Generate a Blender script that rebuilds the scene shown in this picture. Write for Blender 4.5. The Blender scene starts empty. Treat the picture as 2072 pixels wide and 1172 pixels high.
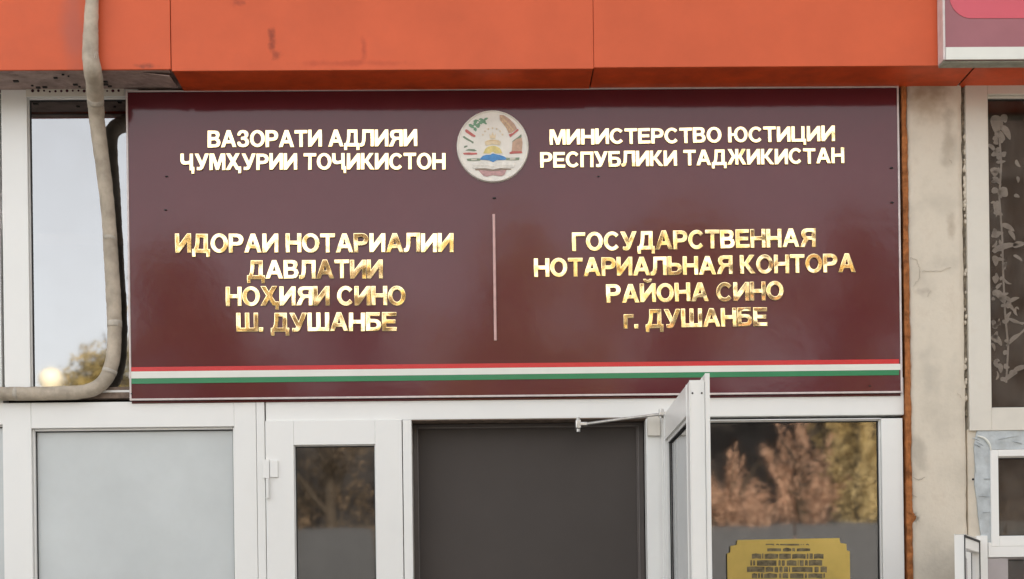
import bpy, bmesh, math, random
from mathutils import Vector, Matrix
R = math.radians
S = bpy.context.scene
COL = S.collection

# ------------------------------------------------------------------ camera
F, ROLL, YAW = 3000.0, 0.013, 0.020
CAMP = Vector((0, -6.0, 1.5))
f_ = Vector((math.sin(YAW), math.cos(YAW), 0)); r0 = Vector((math.cos(YAW), -math.sin(YAW), 0)); u0 = Vector((0, 0, 1))
cr = math.cos(ROLL) * r0 - math.sin(ROLL) * u0
cu = math.sin(ROLL) * r0 + math.cos(ROLL) * u0
cd = bpy.data.cameras.new('camera'); cam = bpy.data.objects.new('camera', cd); COL.objects.link(cam)
M = Matrix((cr, cu, -f_)).transposed().to_4x4(); M.translation = CAMP
cam.matrix_world = M
cd.sensor_width = 36; cd.lens = F / 2072 * 36; cd.shift_y = 664 / 2072; cd.clip_end = 1500; cd.clip_start = .05
S.camera = cam

# ------------------------------------------------------------------ light
SUN_EL, SUN_AZ = 20, 16        # the sun stands behind the building, so the shopfront is in open shade
w = bpy.data.worlds.new('World'); S.world = w; w.use_nodes = True
nt = w.node_tree; nt.nodes.clear()
sky = nt.nodes.new('ShaderNodeTexSky'); sky.sky_type = 'NISHITA'; sky.sun_disc = False
sky.sun_elevation = R(SUN_EL); sky.sun_rotation = R(SUN_AZ); sky.dust_density = 2.5; sky.air_density = 1.0; sky.ozone_density = 1.0
hs = nt.nodes.new('ShaderNodeHueSaturation'); hs.inputs['Saturation'].default_value = .20
warm = nt.nodes.new('ShaderNodeMix'); warm.data_type = 'RGBA'; warm.blend_type = 'MULTIPLY'; warm.inputs[0].default_value = 1; warm.inputs[7].default_value = (1, .975, .945, 1)
bg = nt.nodes.new('ShaderNodeBackground'); bg.inputs['Strength'].default_value = .15
wo = nt.nodes.new('ShaderNodeOutputWorld')
nt.links.new(sky.outputs[0], hs.inputs['Color']); nt.links.new(hs.outputs[0], warm.inputs[6]); nt.links.new(warm.outputs[2], bg.inputs[0]); nt.links.new(bg.outputs[0], wo.inputs[0])
sd = bpy.data.lights.new('sun', 'SUN'); sun = bpy.data.objects.new('sun', sd); COL.objects.link(sun)
sd.energy = 3.2; sd.angle = R(.5); sd.color = (1, .88, .72)
sdir = Vector((math.sin(R(SUN_AZ)) * math.cos(R(SUN_EL)), math.cos(R(SUN_AZ)) * math.cos(R(SUN_EL)), math.sin(R(SUN_EL))))
sun.rotation_euler = (-sdir).to_track_quat('-Z', 'Y').to_euler()
vs = S.view_settings; vs.view_transform = 'Standard'; vs.look = 'None'; vs.gamma = 1; vs.use_curve_mapping = False
vs.exposure = 2.05

# ------------------------------------------------------------------ helpers
def P(px, py, y=0.0):
    """point of the vertical plane y that the photograph shows at px, py"""
    d = f_ + (px - 1036) / F * cr + (1250 - py) / F * cu
    return CAMP + d * ((y - CAMP.y) / d.y)
def PX(px, y=0., py=600): return P(px, py, y).x
def PZ(py, y=0., px=1036): return P(px, py, y).z
def rect(x0, y0, x1, y1, y=0.):
    a, b, c, d = P(x0, y0, y), P(x1, y0, y), P(x0, y1, y), P(x1, y1, y)
    return (a.x + c.x) / 2, (b.x + d.x) / 2, (c.z + d.z) / 2, (a.z + b.z) / 2   # X0 X1 Z0 Z1

def mat(name, base, rough=.5, spec=.5, metal=0, var=.08, vscale=6, bump=0, bscale=60, stains_shade=(), dirt=0, dirtcol=(.12, .09, .06), dscale=3, col2=None, coat=0, fine=0):
    m = bpy.data.materials.new(name); m.use_nodes = True; t = m.node_tree; n = t.nodes; L = t.links
    b = n['Principled BSDF']; b.inputs['Roughness'].default_value = rough; b.inputs['Metallic'].default_value = metal
    b.inputs['Specular IOR Level'].default_value = spec; b.inputs['Coat Weight'].default_value = coat
    geo = n.new('ShaderNodeNewGeometry')
    nz = n.new('ShaderNodeTexNoise'); nz.inputs['Scale'].default_value = vscale; nz.inputs['Detail'].default_value = 8; nz.inputs['Roughness'].default_value = .6
    L.new(geo.outputs['Position'], nz.inputs['Vector'])
    mr = n.new('ShaderNodeMapRange'); mr.inputs[1].default_value = .3; mr.inputs[2].default_value = .7
    L.new(nz.outputs['Fac'], mr.inputs[0])
    mx = n.new('ShaderNodeMix'); mx.data_type = 'RGBA'
    c2 = col2 or tuple(c * (1 - var * 2) for c in base)
    mx.inputs[6].default_value = (*c2, 1); mx.inputs[7].default_value = (*[min(1, c * (1 + (0 if col2 else var))) for c in base], 1)
    L.new(mr.outputs[0], mx.inputs[0]); cur = mx.outputs[2]
    if dirt:
        n2 = n.new('ShaderNodeTexNoise'); n2.inputs['Scale'].default_value = dscale; n2.inputs['Detail'].default_value = 12; n2.inputs['Roughness'].default_value = .72
        L.new(geo.outputs['Position'], n2.inputs['Vector'])
        r2 = n.new('ShaderNodeMapRange'); r2.inputs[1].default_value = .52; r2.inputs[2].default_value = .8; r2.inputs[4].default_value = dirt
        L.new(n2.outputs['Fac'], r2.inputs[0])
        m2 = n.new('ShaderNodeMix'); m2.data_type = 'RGBA'; m2.inputs[7].default_value = (*dirtcol, 1)
        L.new(r2.outputs[0], m2.inputs[0]); L.new(cur, m2.inputs[6]); cur = m2.outputs[2]
    for (c, rad, col, amt, ns) in stains_shade:        # a stain, mark or painted shade with a shape of its own at a place on the surface
        s = n.new('ShaderNodeVectorMath'); s.operation = 'SUBTRACT'; s.inputs[1].default_value = c
        wn = n.new('ShaderNodeTexNoise'); wn.inputs['Scale'].default_value = ns; wn.inputs['Detail'].default_value = 6
        L.new(geo.outputs['Position'], wn.inputs['Vector'])
        L.new(geo.outputs['Position'], s.inputs[0])
        dv = n.new('ShaderNodeVectorMath'); dv.operation = 'DIVIDE'; dv.inputs[1].default_value = rad; L.new(s.outputs[0], dv.inputs[0])
        ln = n.new('ShaderNodeVectorMath'); ln.operation = 'LENGTH'; L.new(dv.outputs[0], ln.inputs[0])
        ad = n.new('ShaderNodeMath'); ad.operation = 'ADD'; L.new(ln.outputs['Value'], ad.inputs[0])
        sc = n.new('ShaderNodeMath'); sc.operation = 'MULTIPLY_ADD'; sc.inputs[1].default_value = 2.4; sc.inputs[2].default_value = -1.2; L.new(wn.outputs['Fac'], sc.inputs[0])
        L.new(sc.outputs[0], ad.inputs[1])
        r3 = n.new('ShaderNodeMapRange'); r3.interpolation_type = 'SMOOTHSTEP'; r3.inputs[1].default_value = .0; r3.inputs[2].default_value = 1.35; r3.inputs[3].default_value = amt; r3.inputs[4].default_value = 0
        L.new(ad.outputs[0], r3.inputs[0])
        m3 = n.new('ShaderNodeMix'); m3.data_type = 'RGBA'; m3.inputs[7].default_value = (*col, 1)
        L.new(r3.outputs[0], m3.inputs[0]); L.new(cur, m3.inputs[6]); cur = m3.outputs[2]
    L.new(cur, b.inputs['Base Color'])
    if bump:
        n4 = n.new('ShaderNodeTexNoise'); n4.inputs['Scale'].default_value = bscale; n4.inputs['Detail'].default_value = 5
        L.new(geo.outputs['Position'], n4.inputs['Vector'])
        bp = n.new('ShaderNodeBump'); bp.inputs['Distance'].default_value = bump; bp.inputs['Strength'].default_value = 1
        L.new(n4.outputs['Fac'], bp.inputs['Height'])
        last = bp
        if fine:
            n5 = n.new('ShaderNodeTexNoise'); n5.inputs['Scale'].default_value = bscale * 9; n5.inputs['Detail'].default_value = 3
            L.new(geo.outputs['Position'], n5.inputs['Vector'])
            bq = n.new('ShaderNodeBump'); bq.inputs['Distance'].default_value = fine
            L.new(n5.outputs['Fac'], bq.inputs['Height']); L.new(bp.outputs[0], bq.inputs['Normal']); last = bq
        L.new(last.outputs[0], b.inputs['Normal'])
    return m

def glass_mat(name, refl, tint, wob=.0006, wscale=4, dust=.03, rough=.028):
    m = bpy.data.materials.new(name); m.use_nodes = True; t = m.node_tree; n = t.nodes; L = t.links
    n.remove(n['Principled BSDF']); out = n['Material Output']
    geo = n.new('ShaderNodeNewGeometry')
    tr = n.new('ShaderNodeBsdfTransparent'); tr.inputs[0].default_value = (*tint, 1)
    gl = n.new('ShaderNodeBsdfGlossy'); gl.inputs['Roughness'].default_value = rough; gl.inputs[0].default_value = (.97, .98, 1, 1)
    df = n.new('ShaderNodeBsdfDiffuse'); df.inputs[0].default_value = (.45, .42, .38, 1)
    nz = n.new('ShaderNodeTexNoise'); nz.inputs['Scale'].default_value = wscale; nz.inputs['Detail'].default_value = 0; L.new(geo.outputs['Position'], nz.inputs['Vector'])
    bp = n.new('ShaderNodeBump'); bp.inputs['Distance'].default_value = wob; L.new(nz.outputs['Fac'], bp.inputs['Height']); L.new(bp.outputs[0], gl.inputs['Normal'])
    fr = n.new('ShaderNodeFresnel'); fr.inputs[0].default_value = 1.5
    ad = n.new('ShaderNodeMath'); ad.operation = 'ADD'; ad.use_clamp = True; ad.inputs[1].default_value = refl; L.new(fr.outputs[0], ad.inputs[0])
    m1 = n.new('ShaderNodeMixShader'); L.new(ad.outputs[0], m1.inputs[0]); L.new(tr.outputs[0], m1.inputs[1]); L.new(gl.outputs[0], m1.inputs[2])
    n2 = n.new('ShaderNodeTexNoise'); n2.inputs['Scale'].default_value = 9; n2.inputs['Detail'].default_value = 9; L.new(geo.outputs['Position'], n2.inputs['Vector'])
    mr = n.new('ShaderNodeMapRange'); mr.inputs[1].default_value = .35; mr.inputs[2].default_value = .8; mr.inputs[4].default_value = dust * 2.5; L.new(n2.outputs['Fac'], mr.inputs[0])
    m2 = n.new('ShaderNodeMixShader'); L.new(mr.outputs[0], m2.inputs[0]); L.new(m1.outputs[0], m2.inputs[1]); L.new(df.outputs[0], m2.inputs[2])
    L.new(m2.outputs[0], out.inputs[0])
    return m

def link(name, me, m, parent=None, smooth=False):
    o = bpy.data.objects.new(name, me); COL.objects.link(o)
    if m: me.materials.append(m)
    if parent is not None: o.parent = parent
    if smooth:
        for p in me.polygons: p.use_smooth = True
    return o
def bm_obj(name, bm, m, parent=None, smooth=False):
    me = bpy.data.meshes.new(name); bm.normal_update(); bm.to_mesh(me); bm.free()
    return link(name, me, m, parent, smooth)
def add_box(bm, x0, x1, y0, y1, z0, z1, bev=0., seg=2, mtx=None):
    r = bmesh.ops.create_cube(bm, size=1)
    vs_ = r['verts']
    for v in vs_:
        v.co = Vector(((x0 + x1) / 2 + v.co.x * (x1 - x0), (y0 + y1) / 2 + v.co.y * (y1 - y0), (z0 + z1) / 2 + v.co.z * (z1 - z0)))
        if mtx is not None: v.co = mtx @ v.co
    if bev:
        es = list({e for v in vs_ for e in v.link_edges})
        bmesh.ops.bevel(bm, geom=es, offset=bev, segments=seg, affect='EDGES', profile=.5)
def box(name, x0, x1, y0, y1, z0, z1, m, parent=None, bev=0., mtx=None):
    bm = bmesh.new(); add_box(bm, x0, x1, y0, y1, z0, z1, bev, mtx=mtx)
    return bm_obj(name, bm, m, parent)
def boxp(name, x0, y0, x1, y1, yf, yb, m, parent=None, bev=0.):
    X0, X1, Z0, Z1 = rect(x0, y0, x1, y1, yf)
    return box(name, X0, X1, yf, yb, Z0, Z1, m, parent, bev)
def frame_bm(bm, X0, X1, Z0, Z1, l, r, t, b, y0, y1, bev=0., mtx=None):
    """a rectangular frame of four bars, butted; X0.. is the outer edge"""
    add_box(bm, X0, X0 + l, y0, y1, Z0, Z1, bev, mtx=mtx); add_box(bm, X1 - r, X1, y0, y1, Z0, Z1, bev, mtx=mtx)
    add_box(bm, X0 + l, X1 - r, y0 + .0004, y1, Z1 - t, Z1, bev, mtx=mtx)
    if b: add_box(bm, X0 + l, X1 - r, y0 + .0004, y1, Z0, Z0 + b, bev, mtx=mtx)
def thing(name, label, cat, loc=(0, 0, 0), group=None):
    o = bpy.data.objects.new(name, None); COL.objects.link(o); o.location = loc
    o['label'] = label; o['category'] = cat
    if group: o['group'] = group
    return o
def tag(o, label=None, cat=None, group=None, kind=None):
    if label: o['label'] = label
    if cat: o['category'] = cat
    if group: o['group'] = group
    if kind: o['kind'] = kind
    return o
def poly_sheet(name, pts, y, th, m, parent):
    """flat shape (x,z points) standing th thick in front of plane y"""
    bm = bmesh.new(); vs_ = [bm.verts.new((p[0], y, p[1])) for p in pts]
    fc = bm.faces.new(vs_); bm.normal_update()
    if fc.normal.y > 0: fc.normal_flip()
    r = bmesh.ops.extrude_face_region(bm, geom=[fc])
    bmesh.ops.translate(bm, vec=(0, -th, 0), verts=[v for v in r['geom'] if isinstance(v, bmesh.types.BMVert)])
    bmesh.ops.recalc_face_normals(bm, faces=bm.faces)
    return bm_obj(name, bm, m, parent)
def ribbon(name, pts, wd, y, th, m, parent):
    """narrow band along x,z points"""
    L, Rr = [], []
    for i, p in enumerate(pts):
        a = Vector(pts[max(0, i - 1)]); b = Vector(pts[min(len(pts) - 1, i + 1)]); d = (b - a).normalized(); nrm = Vector((-d.y, d.x)) * wd / 2
        L.append(Vector(p) + nrm); Rr.append(Vector(p) - nrm)
    return poly_sheet(name, L + Rr[::-1], y, th, m, parent)
def tube_bm(bm, pts, rad, seg=12):
    rings = []
    for i, p in enumerate(pts):
        a = pts[max(0, i - 1)]; b = pts[min(len(pts) - 1, i + 1)]; d = (b - a).normalized()
        q = Vector((0, 1, 0)) if abs(d.y) < .9 else Vector((1, 0, 0))
        u = d.cross(q).normalized(); v = d.cross(u)
        r = rad[i] if isinstance(rad, (list, tuple)) else rad
        rings.append([bm.verts.new(p + (u * math.cos(2 * math.pi * k / seg) + v * math.sin(2 * math.pi * k / seg)) * r) for k in range(seg)])
    for a, b in zip(rings, rings[1:]):
        for k in range(seg): bm.faces.new((a[k], a[(k + 1) % seg], b[(k + 1) % seg], b[k]))
    bm.faces.new(rings[0]); bm.faces.new(rings[-1][::-1])
    bmesh.ops.recalc_face_normals(bm, faces=bm.faces)

# ------------------------------------------------------------------ materials
def st(px, py, y, rx, rz, col, amt, ns=25): 
    p = P(px, py, y); return ((p.x, p.y, p.z), (rx, 1., rz), col, amt, ns)
YF = -.23     # front of the fascia
m_orange = mat('orange_cladding', (.67, .124, .050), .45, .2, var=.07, vscale=2.2, bump=.0022, bscale=3.5, dirt=.22, dirtcol=(.38, .10, .07), dscale=2.3,
    stains_shade=[st(550, 80, YF, .016, .045, (.16, .03, .02), .75, 30), st(560, 112, YF, .02, .02, (.2, .04, .025), .55, 40), st(736, 100, YF, .014, .05, (.36, .05, .03), .6, 20),
            st(300, 133, YF, .05, .012, (.25, .06, .04), .8, 40), st(480, 6, YF, .03, .015, (.3, .05, .03), .6, 40), st(700, 128, YF, .2, .012, (.42, .06, .03), .5, 20), st(150, 60, YF, .05, .3, (.42, .13, .10), .5, 8)])
m_orange_in = mat('orange_soffit', (.66, .085, .02), .4, .3, var=.15, vscale=7, dirt=.35, dirtcol=(.12, .03, .02), dscale=5)
m_soffit = mat('dusty_soffit', (.44, .33, .30), .8, .2, var=.2, vscale=14, dirt=.7, dirtcol=(.10, .05, .05), dscale=16)
m_pvc = mat('white_pvc', (.83, .825, .80), .32, .45, var=.02, vscale=3, dirt=.10, dirtcol=(.45, .42, .36), dscale=3, bump=.0004, bscale=8)
m_pvc_old = mat('aged_cream_pvc', (.70, .66, .585), .45, .35, var=.05, vscale=5, dirt=.35, dirtcol=(.38, .29, .2), dscale=5, bump=.0004, bscale=12)
m_gasket = mat('rubber_gasket', (.035, .034, .034), .7, .3, var=.2)
m_metal = mat('brushed_steel', (.55, .54, .52), .35, .5, metal=.85, var=.15, vscale=40)
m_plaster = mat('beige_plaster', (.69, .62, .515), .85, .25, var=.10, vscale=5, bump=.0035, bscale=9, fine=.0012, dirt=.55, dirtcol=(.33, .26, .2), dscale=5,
    stains_shade=[st(1880, 175, 0, .10, .05, (.34, .25, .17), .8, 14), st(1870, 215, 0, .09, .07, (.40, .31, .22), .7, 14), st(1920, 280, 0, .03, .12, (.36, .30, .23), .6, 16), st(1860, 920, 0, .035, .09, (.38, .34, .28), .6, 16),  # first two: brown stain with shade under the fascia painted in
            st(1850, 1048, 0, .022, .02, (.12, .09, .07), .8, 40), st(1925, 455, 0, .02, .06, (.36, .29, .22), .6, 22), st(1880, 760, 0, .05, .1, (.45, .41, .35), .5, 14), st(1870, 590, 0, .03, .02, (.4, .34, .28), .55, 30)])
m_wall = mat('painted_wall', (.50, .44, .37), .85, .2, var=.1, vscale=3, bump=.002, bscale=20)
m_rust = mat('rusty_orange_strip', (.40, .145, .045), .8, .25, var=.3, vscale=25, bump=.003, bscale=70, dirt=.7, dirtcol=(.18, .05, .02), dscale=18)
m_foam = mat('dirty_mounting_foam', (.30, .26, .20), .9, .2, var=.35, vscale=40, bump=.004, bscale=70, dirt=.8, dirtcol=(.08, .05, .035), dscale=30)
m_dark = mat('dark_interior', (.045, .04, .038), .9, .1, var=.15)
m_sill = mat('dusty_brown_sill', (.22, .165, .13), .85, .2, var=.25, vscale=25, dirt=.6, dirtcol=(.12, .08, .06), dscale=20, bump=.002, bscale=50)
m_maroon = mat('glossy_maroon_vinyl', (.108, .0178, .024), .095, .36, var=.05, vscale=2, bump=.0016, bscale=2.6, fine=.00004, dirt=.25, dirtcol=(.16, .055, .05), dscale=1.6)
m_alu = mat('white_sign_edge', (.66, .58, .56), .3, .5, var=.1, vscale=20)
m_red = mat('red_stripe', (.60, .022, .025), .25, .5, var=.04); m_wh = mat('white_stripe', (.76, .76, .70), .25, .5, var=.03); m_gr = mat('green_stripe', (.02, .215, .085), .25, .5, var=.05)
m_pinkbar = mat('pale_pink_bar', (.60, .36, .34), .35, .5, var=.08, vscale=30)
m_frost = mat('frosted_film_glass', (.58, .61, .61), .30, .5, var=.05, vscale=2.5, dirt=.35, dirtcol=(.46, .49, .48), dscale=2.2, bump=.0006, bscale=1.5)
m_skyglass = glass_mat('coated_window_glass', .19, (.22, .2, .19), .0005, 3, .03)
m_mirror = glass_mat('tinted_mirror_glass', .13, (.22, .2, .19), .0004, 3, .02)
m_glass = glass_mat('door_glass', .10, (.45, .43, .42), .0004, 5, .02)
m_oldglass = glass_mat('old_window_glass', .01, (.86, .84, .82), .0003, 5, .04)
m_screen = mat('brown_screen_mesh', (.080, .069, .063), .8, .2, var=.05, vscale=2, bump=.0004, bscale=900)
m_pipe = mat('taped_pipe_lagging', (.48, .41, .325), .75, .3, var=.18, vscale=12, bump=.004, bscale=28, fine=.0006, dirt=.5, dirtcol=(.20, .16, .12), dscale=9)
m_tape = mat('tape_wrap', (.50, .45, .38), .6, .3, var=.15, vscale=30, dirt=.4, dscale=20, dirtcol=(.22, .17, .12))
m_plaque = mat('gold_plaque_sheet', (.58, .42, .10), .38, .6, metal=.25, var=.10, vscale=6, bump=.0008, bscale=4, dirt=.2, dirtcol=(.42, .26, .12), dscale=6)
m_engr = mat('engraved_dark_marks', (.20, .16, .085), .5, .4, var=.35, vscale=50)
m_emb = mat('emblem_cream_plastic', (.80, .765, .69), .35, .5, var=.04, vscale=30)
m_film = mat('bluish_plastic_film', (.50, .535, .55), .5, .4, var=.14, vscale=18, bump=.004, bscale=26, dirt=.35, dirtcol=(.36, .34, .28), dscale=14)

def gold_mat():
    m = bpy.data.materials.new('polished_gold_foil'); m.use_nodes = True; t = m.node_tree; n = t.nodes; L = t.links
    b = n['Principled BSDF']; b.inputs['Metallic'].default_value = 1; b.inputs['Roughness'].default_value = .10
    b.inputs['Base Color'].default_value = (.97, .76, .43, 1)
    geo = n.new('ShaderNodeNewGeometry'); nz = n.new('ShaderNodeTexNoise'); nz.inputs['Scale'].default_value = 17; nz.inputs['Detail'].default_value = 0
    L.new(geo.outputs['Position'], nz.inputs['Vector'])
    bp = n.new('ShaderNodeBump'); bp.inputs['Distance'].default_value = .0030; L.new(nz.outputs['Fac'], bp.inputs['Height']); L.new(bp.outputs[0], b.inputs['Normal'])
    return m
m_gold = gold_mat()

# ------------------------------------------------------------------ ground and street (seen as reflections)
m_asph = mat('asphalt', (.055, .053, .05), .9, .2, var=.15, vscale=2, bump=.003, bscale=200)
m_pave = mat('paving_concrete', (.27, .25, .22), .85, .2, var=.12, vscale=3)
tag(box('ground', -400, 400, -400, 400, -.6, 0, m_asph), 'dark asphalt ground of the street reaching the horizon', kind='structure')
tag(box('pavement', -30, 30, -9, .02, .001, .13, m_pave), 'pale concrete pavement in front of the shopfront', kind='structure')
random.seed(3)
m_fence = mat('dark_fence_metal', (.07, .072, .075), .6, .3, var=.1)
fe = thing('street_fence', 'long dark sheet metal fence across the street reflected in the lower glass', 'fence', (0, -22, 0))
for i in range(26):
    box('panel', -26 + i * 2, -24.04 + i * 2, -.02, .02, 0, 3.2, m_fence, fe)
m_hall = mat('dark_cladding', (.05, .045, .042), .8, .2, var=.2, vscale=1)
h = thing('low_hall', 'low dark building behind the trees across the street', 'building', (0, -34, 0))
box('wall', -7, 30, -8, 0, 0, 7.4, m_hall, h); box('roof', -7.3, 30.3, -8.3, .3, 7.4, 7.7, m_hall, h)
m_blocker = mat('dark_brown_blocker', (.065, .05, .042), .85, .2, var=.25, vscale=2)
h = thing('sky_blocker', 'added tall dark brown block at the far right keeping sky out of the right window glass', 'building', (11.2, -27, 0)); h.rotation_euler.z = R(20)  # added block, turned so it darkens only the right window's reflection
box('wall', 0, 16, -13, 0, 0, 17, m_blocker, h); box('roof', 0, 16, -13, 0, 17.001, 17.3, m_fence, h)
m_win = mat('dull_window', (.05, .05, .05), .8, .1)
for i in range(5):
    for j in range(4): box('window', 1.4 + i * 2.9, 2.7 + i * 2.9, .001, .06, 1.5 + j * 3.6, 3.3 + j * 3.6, m_win, h)

def leaf_mesh(seed, n, cx, rad, hgt, sz, fan=False):
    rnd = random.Random(seed); v = []; fs = []
    cl = []; tw = []
    rn2 = random.Random(seed + 99)
    for k in range(46):      # upswept twigs for the feathery trees
        a = rn2.uniform(0, 6.28); q = rn2.random() ** .6; up = rn2.uniform(.5, 1)
        b0 = Vector((math.cos(a) * rad[0] * .35 * q, math.sin(a) * rad[1] * .3 * q, hgt - rad[2] * rn2.uniform(.2, 1)))
        tw.append((b0, Vector((math.cos(a) * rad[0] * 1.05 * q + rn2.gauss(0, .15), math.sin(a) * rad[1] * q, b0.z + rad[2] * up * 1.5 * (1.1 - .55 * q)))))
    for _ in range(34):
        a = rnd.uniform(0, 6.28); q = rnd.random() ** .5; zz = rnd.uniform(-1, 1)
        k = math.sqrt(max(0, 1 - zz * zz))
        cl.append((Vector((math.cos(a) * q * k * rad[0], math.sin(a) * q * k * rad[1], hgt + zz * rad[2])), rnd.uniform(.3, .6) * min(rad[0], rad[2]) / 1.6))
    for i in range(n):
        c, rr = rnd.choice(cl)
        d = Vector((rnd.gauss(0, 1), rnd.gauss(0, 1), rnd.gauss(0, .8))) * rr * .5
        p = c + d
        if fan:
            b0, b1 = rnd.choice(tw); t = rnd.random() ** .8; p = b0.lerp(b1, t) + Vector((rnd.gauss(0, 1), rnd.gauss(0, 1), rnd.gauss(0, 1))) * (.14 * (1.15 - t))
        nrm = Vector((rnd.gauss(0, 1), rnd.gauss(0, 1), rnd.gauss(0, 1))).normalized(); u = nrm.orthogonal().normalized(); w_ = nrm.cross(u)
        s = sz * rnd.uniform(.6, 1.4); b = len(v)
        v += [p - u * s, p + w_ * s * .5, p + u * s, p - w_ * s * .5]; fs.append((b, b + 1, b + 2, b + 3))
    me = bpy.data.meshes.new('crown'); me.from_pydata([tuple(x) for x in v], [], fs); return me
m_bark = mat('bark', (.09, .07, .05), .9, .2, var=.2, vscale=8)
m_leafb = mat('autumn_brown_leaves', (.62, .39, .26), .6, .3, col2=(.34, .20, .13), vscale=1.3)
m_leafg = mat('olive_gold_leaves', (.40, .27, .08), .6, .3, col2=(.14, .13, .05), vscale=1.0)
m_leafy = mat('yellow_leaves', (.62, .50, .26), .6, .3, col2=(.42, .30, .11), vscale=1.0)
def tree(x, y, top, rad, m, lab, seed, n=9000, sz=.11, fan=False):
    t = thing('autumn_tree', lab, 'tree', (x, y, 0), 'trees across the street')
    hc = top - rad[2]
    link('crown', leaf_mesh(seed, n, 0, rad, hc, sz, fan), m, t)
    bm = bmesh.new(); rnd = random.Random(seed)
    tube_bm(bm, [Vector((0, 0, 0)), Vector((.05, 0, hc * .5)), Vector((0, .05, hc)), Vector((.1, 0, hc + rad[2] * .7))], [.17, .14, .1, .03], 8)
    for k in range(7):
        a = k * 2.4; e = Vector((math.cos(a) * rad[0] * .8, math.sin(a) * rad[1] * .8, hc + rnd.uniform(-.4, .8) * rad[2]))
        s = Vector((0, .02, hc * rnd.uniform(.6, 1)))
        tube_bm(bm, [s, (s + e) / 2 + Vector((0, 0, .15)), e], [.07, .045, .015], 6)
    bm_obj('trunk', bm, m_bark, t)
m_leafd = mat('dull_brown_leaves', (.26, .18, .11), .7, .2, col2=(.09, .07, .045), vscale=1.3)
tree(-6.5, -25, 8.9, (1.9, 1.6, 3.1), m_leafg, 'olive and gold tree across the street reflected in the upper left window', 1, 30000, .075)
tree(-3.3, -26, 8.9, (1.9, 1.6, 3.0), m_leafd, 'dull brown sparse tree across the street reflected in the narrow door leaf', 2, 8000, .055)
tree(.9, -25.5, 9.4, (2.2, 1.7, 3.1), m_leafy, 'broad tree in the middle of the row across the street', 3, 16000, .07)
tree(4.6, -27.5, 10.1, (2.7, 1.4, 1.35), m_leafy, 'added tall golden spreading tree behind the shrub tree for gold reflections in the letters', 21, 15000, .07)  # added so the right-hand letters mirror gold instead of sky
tree(5.25, -25, 5.0, (1.15, .9, 1.15), m_leafb, 'low reddish brown autumn shrub tree reflected in the sidelight by the door', 4, 5200, .042, True)
tree(6.9, -25.6, 6.2, (1.0, .8, 1.7), m_leafb, 'slim reddish brown autumn tree beside the low shrub tree', 14, 5200, .042, True)
tree(8.9, -28.5, 10.4, (1.9, 1.3, 1.75), m_leafg, 'added tall olive tree at the right end of the row hiding sky from the lower sign', 22, 12000, .07)  # added to darken what the sign's lower right reflects
tree(8.0, -25.3, 7.4, (.8, .8, 2.3), m_leafy, 'pale yellow autumn tree reflected at the right edge of the sidelight', 5, 8000, .045, True)
m_globe = mat('white_lamp_globe', (.85, .78, .6), .4, .5, var=.02)
lp = thing('globe_street_lamp', 'white globe street lamp on a thin pole reflected low in the upper left window', 'street lamp', (-8.65, -24, 0))
bm = bmesh.new(); tube_bm(bm, [Vector((0, 0, 0)), Vector((0, 0, 3)), Vector((0, 0, 6.15))], [.07, .05, .04], 10); bm_obj('pole', bm, m_fence, lp)
bm = bmesh.new(); bmesh.ops.create_uvsphere(bm, u_segments=24, v_segments=16, radius=.25); bmesh.ops.translate(bm, vec=(0, 0, 6.45), verts=bm.verts); bm_obj('lamp_globe', bm, m_globe, lp, True)
bm = bmesh.new(); bmesh.ops.create_cone(bm, cap_ends=True, segments=20, radius1=.42, radius2=.38, depth=.06); bmesh.ops.translate(bm, vec=(0, 0, 6.15), verts=bm.verts); bm_obj('lamp_collar', bm, m_globe, lp)

# ------------------------------------------------------------------ the building
B = thing('building', 'orange clad shopfront building with white plastic doors and windows and a beige plaster pillar', 'building')
ZT = 5.2; ZB = .13
X_L, X_R = PX(-900), PX(2900)
zfb = PZ(142, YF)                                  # bottom of the fascia
# masonry above and behind, interior
box('wall', X_L, X_R, .08, .4, PZ(160), ZT, m_wall, B)
box('roof', X_L, X_R, -.35, 9, ZT, ZT + .15, m_wall, B)
box('wall', X_L - .3, X_L, -.0, 9, 0, ZT, m_wall, B); box('wall', X_R, X_R + .3, -.0, 9, 0, ZT, m_wall, B)
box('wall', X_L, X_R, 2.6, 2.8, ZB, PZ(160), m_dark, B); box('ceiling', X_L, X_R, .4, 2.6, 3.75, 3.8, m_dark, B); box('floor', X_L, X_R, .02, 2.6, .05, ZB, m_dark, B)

# ---- fascia cladding
ztop = 5.15
def panel(x0, x1, pyb, ret, m=m_orange, dy=0):
    X0, X1 = PX(x0, YF, 70), PX(x1, YF, 70); z0 = PZ(pyb, YF, 1036)
    bm = bmesh.new()
    add_box(bm, X0, X1, YF + dy, YF + .012 + dy, z0, ztop, .002)
    o = bm_obj('fascia_panel', bm, m, B)
    if ret: box('soffit_panel', X0 + .002, X1 - .002, YF + .013 + dy, .078, z0 + .003, z0 + .007, m_orange_in, B)
    return z0
zl = panel(-900, 344.5, 136.5, False)
panel(346.2, 1200.4, 140, True)
panel(1201.2, 1975, 137.5, True, dy=.001)
panel(1978, 2900, 136.5, True)
box('cladding_backing', PX(-900, YF), PX(2900, YF), YF + .014, YF + .02, zl + .01, ztop, m_orange_in, B)
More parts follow.
